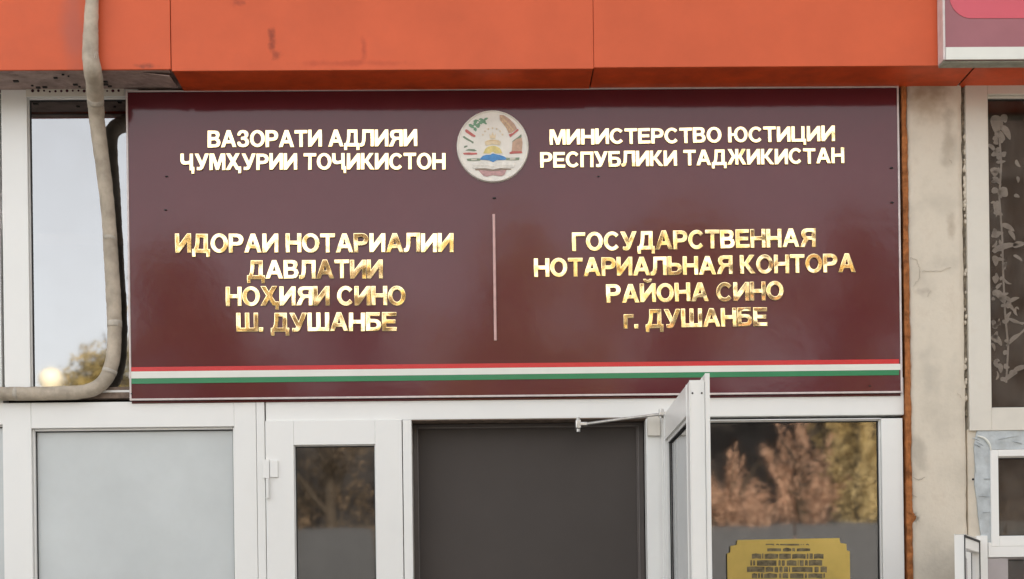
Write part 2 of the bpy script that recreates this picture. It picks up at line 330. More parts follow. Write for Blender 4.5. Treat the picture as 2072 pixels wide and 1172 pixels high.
# left bay: a short folded lip, a dusty liner set higher, and the strip that has come loose
Xa, Xb = PX(-900, YF), PX(345, YF, 70)
box('fascia_lip', Xa, Xb - .01, YF + .013, YF + .045, zl + .001, zl + .005, m_soffit, B)
box('soffit_panel', Xa, Xb, YF + .046, .078, zl + .014, zl + .018, m_soffit, B)
a, b = P(205, 141, -.2), P(344, 143, -.2)
bm = bmesh.new()
q = [(a.x, -.2, a.z + .004), (b.x - .002, -.2, b.z - .022), (b.x - .002, -.04, b.z - .012), (a.x, -.04, a.z + .008)]
v1 = [bm.verts.new(p) for p in q]; v2 = [bm.verts.new((p[0], p[1], p[2] + .003)) for p in q]
bm.faces.new(v1); bm.faces.new(v2[::-1])
for k in range(4): bm.faces.new((v1[k], v2[k], v2[(k + 1) % 4], v1[(k + 1) % 4]))
bmesh.ops.recalc_face_normals(bm, faces=bm.faces)
tag(bm_obj('loose_strip', bm, m_soffit, B), 'loose drooping pale strip under the left fascia panel')
rnd = random.Random(5)
bm = bmesh.new()
for i in range(14):
    x = rnd.uniform(PX(45), PX(235)); y = rnd.uniform(-.15, 0.0); s = rnd.uniform(.002, .007)
    add_box(bm, x - s * 1.5, x + s * 1.5, y - s, y + s, zl + .009, zl + .0139, 0)
tag(bm_obj('hanging_debris', bm, m_gasket, B), kind='stuff')

# ---- upper left window
YG = .050
def pane(name, x0, y0, x1, y1, yg, m, parent, th=.006, zb=None):
    X0, X1, Z0, Z1 = rect(x0, y0, x1, y1, yg)
    if zb is not None: Z0 = zb
    return box(name, X0, X1, yg, yg + th, Z0, Z1, m, parent)
def open_frame(name, x0, y0, x1, y1, yf, yg, l, r, t, b, m, parent, glass, zb=None, bead=.012, back=.05, plab=None, mb=None):
    """frame with bars l r t b (metres) round an opening given in photo pixels; bead, rubber gasket and pane are its sub-parts"""
    X0, X1, Z0, Z1 = rect(x0, y0, x1, y1, yf)
    if zb is not None: Z0 = zb
    bm = bmesh.new(); frame_bm(bm, X0 - l, X1 + r, Z0 - b, Z1 + t, l, r, t, b, yf, yf + back + .02, .0022)
    o = bm_obj(name, bm, m, parent)
    bm = bmesh.new(); frame_bm(bm, X0, X1, Z0, Z1, bead, bead, bead, bead, yf + (yg - yf) * .42, yg - .0005, .003)
    bm_obj('bead', bm, mb or m, o)
    g = .0035
    bm = bmesh.new(); frame_bm(bm, X0 + bead, X1 - bead, Z0 + bead, Z1 - bead, g, g, g, g, yg - .006, yg - .0007)
    bm_obj('gasket', bm, m_gasket, o)
    p = box('pane', X0 + .003, X1 - .003, yg, yg + .006, Z0 + .003, Z1 - .003, glass, o)
    if plab: p['label'] = plab
    return o
U = lambda px: px / 500.
zs = PZ(786, YG, 150)
tag(open_frame('window', 58, 196, 268, 790, .022, YG, U(52), .03, U(20), .01, m_pvc, B, m_skyglass, bead=.005), 'upper left window with mirror glass reflecting pale sky')
open_frame('window', -700, 196, -3, 790, .0225, YG, .06, .005, U(20), .01, m_pvc, B, m_skyglass, bead=.005)
# punched strip over the window
X0, X1, Z0, Z1 = rect(52, 176, 250, 194, .014)
st_ = box('perforated_strip', X0, X1, .016, .0215, Z0, Z1, m_pvc_old, B)
m_hole = mat('dark_purple_hole', (.08, .02, .035), .8, .2, var=.2)
rnd = random.Random(8)
for i in range(16):
    px = 66 + i * 11.6
    if 178 < px < 208: continue
    a = P(px, 184.5 + rnd.uniform(-1, 1), .0155); s = rnd.uniform(.0035, .0065)
    bm = bmesh.new(); bmesh.ops.create_cone(bm, cap_ends=True, segments=10, radius1=s, radius2=s, depth=.0016, matrix=Matrix.Translation(a) @ Matrix.Rotation(R(90), 4, 'X'))
    bm_obj('hole', bm, m_hole, st_)
# sill the conduit lies on
X0, X1, Z0, Z1 = rect(-700, 788, 262, 811, .03)
box('window_sill', X0, X1, .0235, .078, Z0, Z1, m_sill, B, .002)

# ---- lower left glazing with frosted film
zlt = PZ(810.5, .02, 300)
DB = .16
def bar(name, x0, y0, x1, y1, yf, m=m_pvc, parent=None, yb=.09, zb=None, bev=.0025):
    X0, X1, Z0, Z1 = rect(x0, y0, x1, y1, yf)
    if zb is not None: Z0 = zb
    return box(name, X0, X1, yf, yb, Z0, Z1, m, parent if parent is not None else B, bev)
g1 = open_frame('window', 65, 865, 476, 1172, .018, .056, U(56), U(44), U(52), .08, m_pvc, B, m_frost, zb=.25, bead=.009)
g1['label'] = 'wide lower left window with a frosted grey pane'
g2 = open_frame('window', -700, 863, 8, 1172, .0184, .056, .05, .0005, U(52), .08, m_pvc, B, m_frost, zb=.25, bead=.006)
bar('corner_post', 520.5, 809, 537, 1172, .0165, zb=.14)

# ---- white header over the doors, running behind the sign
bar('door_header', 537.5, 770, 1829, 846, .019)
# ---- left fixed leaf with a dark glass panel
dl = open_frame('door', 596, 900, 761, 1172, .008, .034, U(57), U(54), U(50), .25, m_pvc, B, m_mirror, zb=.55, bead=.004, back=.03)
dl['label'] = 'closed narrow door leaf with a dark glass panel'
bar('door_edge_strip', 816.5, 850, 834.5, 1172, .006, parent=dl, yb=.05, zb=.17)
# hinge on it
def hinge(x0, y0, x1, y1, yf, parent):
    X0, X1, Z0, Z1 = rect(x0, y0, x1, y1, yf)
    bm = bmesh.new(); w_ = X1 - X0; hh = Z1 - Z0
    add_box(bm, X0, X0 + w_ * .42, yf - .008, yf + .006, Z0 + hh * .5, Z1, .002)
    add_box(bm, X0 + w_ * .46, X1, yf - .006, yf + .006, Z0 + hh * .52, Z1 - hh * .03, .002)
    tube_bm(bm, [Vector((X0 + w_ * .30, yf - .009, Z0)), Vector((X0 + w_ * .30, yf - .009, Z0 + hh * .49))], .0065, 12)
    tube_bm(bm, [Vector((X0 + w_ * .30, yf - .009, Z0 - .004)), Vector((X0 + w_ * .30, yf - .009, Z0 - .0005))], .0085, 12)
    return bm_obj('hinge', bm, m_pvc, parent)
hinge(533, 930, 563, 1006, .006, dl)
# ---- doorway: reveal and inner screen
X0, X1, Z0, Z1 = rect(835, 849, 1309, 1172, .02)
box('door_jamb', X0 - .02, X0 - .0005, .0505, .17, .14, Z1, m_pvc_old, B); box('door_lintel', X0, X1, .021, .17, Z1, Z1 + .03, m_sill, B)
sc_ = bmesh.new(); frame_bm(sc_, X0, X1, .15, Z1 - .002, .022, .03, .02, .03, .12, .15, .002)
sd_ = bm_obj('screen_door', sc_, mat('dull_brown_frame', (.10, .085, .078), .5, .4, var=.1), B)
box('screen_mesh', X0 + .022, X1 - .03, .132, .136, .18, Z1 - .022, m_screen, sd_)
# thin bright bead line inside the screen frame
bm = bmesh.new(); frame_bm(bm, X0 + .018, X1 - .02, .17, Z1 - .016, .002, .002, .002, .002, .1165, .1199); bm_obj('screen_bead', bm, mat('grey_bead', (.2, .18, .17), .5, .4), sd_)
# ---- post the open leaf hangs on, sidelight
bar('door_post', 1309, 846.5, 1399, 1172, .016, zb=.14)
sl = open_frame('window', 1404, 849, 1785, 1172, .017, .052, U(4), U(44), .001, .25, m_pvc, B, glass_mat('sidelight_glass', .14, (.3, .28, .27), .0004, 5, .02), zb=.5, bead=.006)
sl['label'] = 'sidelight window right of the open door reflecting brown autumn leaves'

# ---- open door leaf, swung out towards the street
h0 = P(1341, 1000, .0); n0 = P(1399, 1000, -.93)
vec = Vector((n0.x - h0.x, n0.y - h0.y, 0)); Wd = vec.length; dx = vec.normalized()
side = Vector((-dx.y, dx.x, 0))         # towards +X: the outer face
if side.x < 0: side = -side
LM = Matrix((dx, side, Vector((0, 0, 1)))).transposed().to_4x4(); LM.translation = Vector((h0.x, h0.y, 0))
zt_ = PZ(771, -.93, 1400); T = .048
bm = bmesh.new(); frame_bm(bm, 0, Wd, .17, zt_, .10, .10, .10, .20, 0, T, .0025, mtx=LM)
dr = bm_obj('door', bm, m_pvc, B); dr['label'] = 'open door leaf swung out towards the street'
bm = bmesh.new(); frame_bm(bm, -.0, Wd + .012, .165, zt_ + .022, .085, .095, .09, .18, T + .004, T + .016, .002, mtx=LM); bm_obj('rebate_flange', bm, m_pvc, dr)
bm = bmesh.new(); frame_bm(bm, .004, Wd - .004, .174, zt_ - .004, .08, .08, .08, .16, T + .0003, T + .0037, mtx=LM); bm_obj('gasket', bm, m_gasket, dr)
bm = bmesh.new(); frame_bm(bm, .10, Wd - .10, .37, zt_ - .10, .014, .014, .014, .014, .010, .020, .002, mtx=LM); bm_obj('bead', bm, m_pvc, dr)
bm = bmesh.new(); frame_bm(bm, .114, Wd - .114, .384, zt_ - .114, .005, .005, .005, .005, .016, .0204, mtx=LM); bm_obj('gasket', bm, m_gasket, dr)
box('pane', .10, Wd - .10, .022, .028, .37, zt_ - .10, m_glass, dr, mtx=LM)
for t_ in (.008, .040):
    a = LM @ Vector((Wd, t_, zt_ - .042)); bm = bmesh.new(); bmesh.ops.create_uvsphere(bm, u_segments=10, v_segments=6, radius=.0035, matrix=Matrix.Translation(a)); bm_obj('screw', bm, m_gasket, dr, True)
# closer: arm, brackets
bm = bmesh.new()
a = P(1186, 858, -.035); b = P(1338, 838, -.075)
tube_bm(bm, [a, (a + b) / 2 + Vector((0, 0, .001)), b], .0058, 10)
add_box(bm, a.x - .034, a.x + .006, a.y - .010, a.y + .012, a.z - .007, a.z + .007, .003)
bm_obj('closer_arm', bm, m_metal, dr)
bm = bmesh.new(); c = P(1170, 857, -.03)
add_box(bm, c.x - .011, c.x + .011, -.045, .0185, c.z - .022, c.z + .014, .004); tube_bm(bm, [Vector((c.x, -.03, c.z - .034)), Vector((c.x, -.03, c.z + .024))], .008, 12)
bm_obj('closer_bracket', bm, m_metal, dr)
bm = bmesh.new()
tube_bm(bm, [b + Vector((0, 0, -.016)), b + Vector((0, 0, .020))], .010, 14); add_box(bm, b.x - .012, b.x + .022, b.y - .03, b.y + .02, b.z - .010, b.z + .006, .003)
bm_obj('closer_pivot', bm, m_metal, dr)
X0, X1, Z0, Z1 = rect(1310, 842, 1336, 882, .004)
box('hinge_plate', X0, X1, -.004, .0155, Z0, Z1, m_pvc_old, dr, .002)

# ---- rusty strip beside the sign, plaster pillar, gap filled with foam
def rough_strip(name, x0, x1, yt, yb_px, yf, yback, m, jl, jr, seed, n=150, zb=None, lump=None):
    rnd = random.Random(seed); bm = bmesh.new(); rows = []
    zt, zb_ = PZ(yt, yf, (x0 + x1) / 2), (zb if zb is not None else PZ(yb_px, yf, (x0 + x1) / 2))
    jlv = jrv = jy = 0
    for i in range(n + 1):
        z = zt + (zb_ - zt) * i / n
        jlv = jlv * .6 + rnd.uniform(-jl, jl) ; jrv = jrv * .6 + rnd.uniform(-jr, jr); jy = jy * .6 + rnd.uniform(-.002, .002)
        X0 = PX(x0, yf, 600) + jlv; X1 = PX(x1, yf, 600) + jrv
        if lump:
            for (lz, la, lw) in lump: X1 += la * math.exp(-((z - lz) / lw) ** 2)
        rows.append([bm.verts.new((X0, yback, z)), bm.verts.new((X0, yf + jy, z)), bm.verts.new(((X0 + X1) / 2, yf - .003 + jy + rnd.uniform(-.0015, .0015), z)), bm.verts.new((X1, yf + jy + .002, z)), bm.verts.new((X1, yback, z))])
    for p_, q_ in zip(rows, rows[1:]):
        for k in range(4): bm.faces.new((p_[k], q_[k], q_[k + 1], p_[k + 1]))
    bm.faces.new(rows[0]); bm.faces.new(rows[-1][::-1]); bmesh.ops.recalc_face_normals(bm, faces=bm.faces)
    return bm_obj(name, bm, m, B)
zl_ = PZ(1047, 0, 1845)
rough_strip('rust_strip', 1829.5, 1840.5, 160, 0, .002, .075, m_rust, .0008, .0012, 4, n=260, zb=.14, lump=[(zl_, .022, .012), (PZ(240, 0, 1840), -.004, .05)])
# pillar with a slightly uneven face
def pillar():
    X0, X1 = PX(1841, .006, 600), PX(1950, .006, 600); zt, zb_ = PZ(150, 0, 1900), ZB
    bm = bmesh.new(); nx, nz = 10, 160; rnd = random.Random(12); g = []
    from mathutils import noise
    for j in range(nz + 1):
        row = []
        for i in range(nx + 1):
            z = zt + (zb_ - zt) * j / nz; x = X0 + (X1 - X0) * i / nx
            e = 0
            if i == nx: e = noise.noise(Vector((0, 0, z * 14))) * .004 + noise.noise(Vector((3, 0, z * 60))) * .0025
            if i == 0: e = noise.noise(Vector((9, 0, z * 30))) * .001
            yy = .004 + noise.noise(Vector((x * 7, 1, z * 5))) * .003 + (.004 if i in (0, nx) else 0)
            row.append(bm.verts.new((x + e, yy, z)))
        g.append(row)
    for j in range(nz):
        for i in range(nx): bm.faces.new((g[j][i], g[j + 1][i], g[j + 1][i + 1], g[j][i + 1]))
    for side_ in (0, nx):
        prev = None
        for j in range(nz + 1):
            b_ = bm.verts.new((g[j][side_].co.x, .2, g[j][side_].co.z))
            if prev: bm.faces.new((g[j - 1][side_], g[j][side_], b_, prev) if side_ else (g[j][side_], g[j - 1][side_], prev, b_))
            prev = b_
    bmesh.ops.recalc_face_normals(bm, faces=bm.faces)
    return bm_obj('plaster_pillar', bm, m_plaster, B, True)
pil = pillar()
m_crack = mat('crack', (.46, .40, .33), .9, .1, var=.2)
def crack(pts, wd=.0016, seed=0):
    rnd = random.Random(seed); o = []
    for (a, b) in zip(pts, pts[1:]):
        for k in range(6):
            t = k / 6; o.append((a[0] + (b[0] - a[0]) * t + rnd.uniform(-1.3, 1.3), a[1] + (b[1] - a[1]) * t + rnd.uniform(-1.3, 1.3)))
    o.append(pts[-1])
    ps = [(P(x, y, .0).x, P(x, y, .0).z) for x, y in o]
    ribbon('crack', ps, wd, .0012, .0012, m_crack, pil)
crack([(1842, 521), (1855, 527), (1862, 545), (1861, 562), (1847, 580)], .0014, 1)
crack([(1865, 549), (1900, 549), (1925, 541)], .0012, 2)
crack([(1884, 588), (1876, 600)], .0012, 3)
crack([(1848, 965), (1858, 972), (1872, 966)], .0018, 5); crack([(1845, 1000), (1856, 1006)], .0018, 6); crack([(1843, 1040), (1856, 1044), (1852, 1054)], .003, 7)
crack([(1921, 322), (1926, 330)], .0016, 8); crack([(1938, 795), (1946, 806)], .0016, 9)
rough_strip('gap_filler', 1950.5, 1958, 165, 842, .028, .1, m_foam, .0018, .0022, 21, n=200)
rnd = random.Random(31); bm = bmesh.new()
for k in range(70):
    py = rnd.choice([rnd.uniform(260, 420), rnd.uniform(260, 830)]); a = P(1953 + rnd.uniform(-2, 2), py, .02); s = rnd.uniform(.004, .0085)
    r = bmesh.ops.create_icosphere(bm, subdivisions=2, radius=s)
    for v in r['verts']:
        v.co = Vector((v.co.x * rnd.uniform(.8, 1.2), v.co.y, v.co.z * rnd.uniform(.9, 2.0))) + a
tag(bm_obj('foam_crumbs', bm, m_plaster, B, True), kind='stuff')
box('gap_back', PX(1945, .03), PX(1975, .03), .12, .2, ZB, PZ(150), m_dark, B)

# ---- right windows
wr = open_frame('window', 2002, 189, 2700, 824, .006, .046, U(45), .06, U(28), U(44), m_pvc_old, B, m_oldglass, bead=.008)
wr['label'] = 'upper right window with cream frame and pale leaf pattern'
bar('window_stain_board', 1958.5, 150, 2700, 161, .012, m_pvc_old)
# pale leaf pattern on the curtain behind the glass
m_pet = mat('pale_leaf_pattern', (.72, .68, .64), .8, .2, var=.15, vscale=20)
m_cloth = mat('dark_brown_curtain', (.085, .062, .048), .9, .2, var=.2, vscale=5)
X0, X1, Z0, Z1 = rect(1990, 180, 2700, 835, .09)
bm = bmesh.new(); N = 240; rw = []
for i in range(N + 1):
    x = X0 + (X1 - X0) * i / N; y = .095 + .006 * math.sin(x * 34) + .003 * math.sin(x * 81 + 1); rw.append((bm.verts.new((x, y, Z0)), bm.verts.new((x, y, Z1))))
for p_, q_ in zip(rw, rw[1:]): bm.faces.new((p_[0], q_[0], q_[1], p_[1]))
cur = bm_obj('curtain', bm, m_cloth, None, True); tag(cur, 'dark brown curtain with pale leaf sprigs behind the upper right window', 'curtain')
def leafshape(cx, cy, L_, W_, ang, m=m_pet, yy=.078, curl=.15):
    ps = []
    for k in range(16):
        t = k / 16 * 2 * math.pi
        lx = math.cos(t) * L_ / 2; ly = math.sin(t) * W_ / 2 * (1 - .35 * math.cos(t)) + curl * L_ * (math.cos(t) ** 2 - .5) * .5
        x = cx + lx * math.cos(ang) - ly * math.sin(ang); y = cy + lx * math.sin(ang) + ly * math.cos(ang)
        q_ = P(x, y, yy); ps.append((q_.x, q_.z))
    return poly_sheet('leaf_motif', ps, yy, .0008, m, cur)
rnd = random.Random(77)
for (x, y, L_, W_, an) in [(2016, 252, 38, 24, 1.5), (2032, 240, 18, 13, 1.2), (2036, 268, 34, 13, 1.0), (2024, 275, 26, 14, .7), (2008, 300, 24, 8, .8), (2016, 305, 17, 9, 2.5), (2022, 314, 20, 8, .2),
        (2012, 347, 16, 17, 1.5), (2018, 366, 24, 9, .8), (2014, 386, 16, 12, 0), (2030, 390, 22, 20, .6), (2016, 420, 24, 14, 1.6), (2020, 432, 20, 9, .3), (2040, 460, 30, 10, .5), (2018, 474, 26, 10, -.3), (2048, 476, 24, 8, 1),
        (2034, 500, 56, 12, -.25), (2062, 495, 26, 12, -.2), (2014, 528, 22, 12, 1.4), (2060, 522, 22, 6, .6), (2014, 566, 16, 12, 1.5), (2022, 598, 26, 14, .9), (2030, 606, 16, 15, 1.2), (2052, 606, 22, 8, -.4), (2046, 622, 18, 7, .9),
        (2052, 650, 40, 5, .35), (2054, 682, 30, 6, -.6), (2020, 690, 24, 10, .9), (2066, 745, 34, 10, -.3), (2044, 762, 34, 9, -.55), (2024, 745, 20, 10, 1.4)]:
    leafshape(x, y, L_, W_, an)
for i in range(70):
    leafshape(2010 + abs(rnd.gauss(0, 20)), rnd.uniform(240, 770), rnd.uniform(7, 20), rnd.uniform(4, 10), rnd.uniform(-1.5, 1.5), curl=rnd.uniform(-.4, .4), yy=.0765)
for pts in ([(2020, 250), (2026, 330), (2022, 400), (2028, 480), (2030, 560), (2034, 640), (2040, 700), (2036, 775)], [(2034, 640), (2052, 652), (2076, 655)], [(2036, 700), (2058, 682), (2080, 660)]):
    ps = [(P(x, y, .08).x, P(x, y, .08).z) for x, y in pts]; ribbon('stem_motif', ps, .008, .08, .0008, m_pet, cur)
for i in range(60):     # the pattern goes on beyond the frame of the photograph
    leafshape(2100 + rnd.uniform(0, 560), rnd.uniform(230, 790), rnd.uniform(18, 46), rnd.uniform(8, 16), rnd.uniform(-1, 1.6))

# film-covered surround, small window, opened sash under it
def film():
    pts = [(1978, 871)]; rnd = random.Random(4)
    L_ = [(1976, 880), (1972, 905), (1974, 940), (1973, 980), (1978, 1010), (1980, 1045), (1984, 1085), (1990, 1110)]
    pts += [(x + rnd.uniform(-1.5, 1.5), y) for x, y in L_] + [(2008, 1110), (2008, 909), (2700, 909), (2700, 871)]
    ps = [(P(x, y, .012).x, P(x, y, .012).z) for x, y in pts]
    return poly_sheet('film_surround', ps, .03, .018, m_film, B)
film()
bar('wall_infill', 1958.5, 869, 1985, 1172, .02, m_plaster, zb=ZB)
bm = bmesh.new(); arc = [P(1978 + 27 * math.sin(t), 913 - 30 * math.cos(t), .006) for t in [x * .13 for x in range(13)]]
tube_bm(bm, arc, [.002 + .0035 * math.sin(math.pi * (i + .6) / 13.2) for i in range(13)], 8); bm_obj('peeling_edge', bm, m_wh, B, True)
rnd = random.Random(17); bm = bmesh.new()
for (x0, y0, x1, y1, r_) in [(1968, 886, 1982, 892, .003), (1970, 898, 1984, 905, .003), (1975, 894, 1990, 902, .0025), (1990, 969, 2004, 970, .003), (1978, 1004, 2002, 1006, .0015), (1988, 1038, 2004, 1036, .002), (2020, 890, 2060, 882, .002), (2050, 893, 2068, 899, .003), (1972, 925, 1975, 958, .002)]:
    a, b_ = P(x0, y0, .011), P(x1, y1, .011); tube_bm(bm, [a, (a + b_) / 2 + Vector((0, -.002, .002)), b_], [r_ * .4, r_, r_ * .4], 6)
tag(bm_obj('film_wrinkles', bm, m_film, B, True), kind='stuff')
bm = bmesh.new(); bmesh.ops.create_icosphere(bm, subdivisions=2, radius=.005, matrix=Matrix.Translation(P(1969, 970, .0))); bm_obj('screw', bm, m_gasket, B, True)
ws = open_frame('window', 2021, 920, 2700, 1082, .004, .04, U(16), .06, U(14), U(20), m_pvc, B, m_oldglass, bead=.004)
ws['label'] = 'small window below the cream one'
bar('window_board', 2000, 1093.5, 2700, 1124, .006, m_pvc)
wl_ = open_frame('window', 2040, 1126, 2700, 1172, .012, .05, U(42), .06, .002, .06, mat('mauve_grey_frame', (.42, .38, .38), .5, .3, var=.08), B, m_oldglass, zb=1.1, bead=.004)
box('curtain_board', PX(2010, .1), PX(2700, .1), .12, .13, 1.1, PZ(1125, .1), mat('dark_maroon_board', (.07, .025, .02), .8, .2), B)
X0, X1, Z0, Z1 = rect(2022, 915, 2700, 1085, .1)
box('back_board', X0, X1, .12, .13, Z0, Z1, mat('brown_board', (.17, .125, .08), .8, .2, col2=(.05, .05, .05), vscale=6), B)
bar('sash_post', 1976, 1084, 1999, 1172, -.002, m_pvc, zb=1.1, yb=.03)
h1 = P(1984, 1120, -.004); n1 = P(1951, 1120, -.5)
v1_ = Vector((n1.x - h1.x, n1.y - h1.y, 0)); W1 = v1_.length; d1 = v1_.normalized(); s1 = Vector((-d1.y, d1.x, 0))
if s1.x > 0: s1 = -s1
M1 = Matrix((d1, s1, Vector((0, 0, 1)))).transposed().to_4x4(); M1.translation = Vector((h1.x, h1.y, 0)); z1 = PZ(1081, -.5, 1951)
bm = bmesh.new(); frame_bm(bm, 0, W1, 1.1, z1, .05, .05, .05, .05, 0, .035, .002, mtx=M1)
sa = bm_obj('open_sash', bm, m_pvc, B); sa['label'] = 'narrow sash opened outwards at the lower right corner'
box('pane', .05, W1 - .05, .014, .019, 1.15, z1 - .05, m_glass, sa, mtx=M1)
bm = bmesh.new(); frame_bm(bm, .04, W1 - .002, 1.104, z1 - .003, .006, .006, .008, .006, -.004, -.0004, mtx=M1); bm_obj('gasket', bm, m_gasket, sa)

# ------------------------------------------------------------------ the maroon sign
SX0, SX1, SZ0, SZ1 = rect(255, 179, 1826, 803, 0)
SX0 = (P(255, 180).x + P(262, 804).x) / 2; SX1 = (P(1818, 170).x + P(1826, 790).x) / 2
SG = thing('office_sign', 'long glossy maroon sign with gold Cyrillic letters above the open door', 'sign', ((SX0 + SX1) / 2, .03, SZ0))
bpy.context.view_layer.update()
def sgp(o):
    o.parent = SG; o.matrix_parent_inverse = Matrix.Translation(SG.location).inverted(); return o
E1 = .0075
bm = bmesh.new()
# board with a slight bulge, as a stretched face
from mathutils import noise
nx, nz = 60, 24; g = []
for j in range(nz + 1):
    row = []
    for i in range(nx + 1):
        u = i / nx; v = j / nz; x = SX0 + E1 + (SX1 - SX0 - 2 * E1) * u; z = SZ0 + E1 + (SZ1 - SZ0 - 2 * E1) * v
        row.append(bm.verts.new((x, .0 + .0012 * noise.noise(Vector((x * 2.2, 0, z * 2.2))), z)))
    g.append(row)
for j in range(nz):
    for i in range(nx): bm.faces.new((g[j][i], g[j][i + 1], g[j + 1][i + 1], g[j + 1][i]))
sgp(bm_obj('sign_face', bm, m_maroon, None, True))
sgp(box('sign_body', SX0 + .001, SX1 - .001, .006, .0155, SZ0 + .001, SZ1 - .001, m_maroon))
sgp(box('sign_body', SX0 + .004, SX1 - .004, .0155, .03, SZ0 - .010, SZ1 - .004, m_maroon))
bm = bmesh.new(); frame_bm(bm, SX0, SX1, SZ0, SZ1, E1, E1, E1 * .8, E1, -.004, .006, .0012)
sgp(bm_obj('edge_trim', bm, m_alu, None))
def seg_band(name, yl0, yl1, yr0, yr1, x0, x1, y, th, m):
    a, b, c, d = P(x0, yl0, y), P(x1, yr0, y), P(x1, yr1, y), P(x0, yl1, y)
    return sgp(poly_sheet(name, [(a.x, a.z), (b.x, b.z), (c.x, c.z), (d.x, d.z)], y, th, m, None))
seg_band('red_stripe', 743.3, 752, 727, 736.2, 264, 1819, -.0016, .0008, m_red)
seg_band('white_stripe', 752.2, 766, 736.4, 748.6, 261, 1822, -.0016, .0008, m_wh)
seg_band('green_stripe', 766.2, 777, 748.8, 759.2, 264, 1819, -.0016, .0008, m_gr)
a = P(998, 434); b = P(1003.5, 690)
sgp(box('divider_bar', (a.x + b.x) / 2 - .0055, (a.x + b.x) / 2 + .0055, -.009, -.0014, b.z, a.z, m_pinkbar, None, .002))
for (x, y, s) in [(337, 357, .005), (335, 425, .005), (1000, 401, .006), (1211, 357, .004), (1804, 340, .006), (1805, 410, .006), (266, 797, .004), (1760, 781, .004)]:
    p_ = P(x, y, -.003); bm = bmesh.new(); bmesh.ops.create_uvsphere(bm, u_segments=12, v_segments=6, radius=s)
    for v in bm.verts: v.co = Vector((v.co.x * 1.25, v.co.y * .5, v.co.z * .6)) + p_
    sgp(bm_obj('screw', bm, m_gasket, None, True))

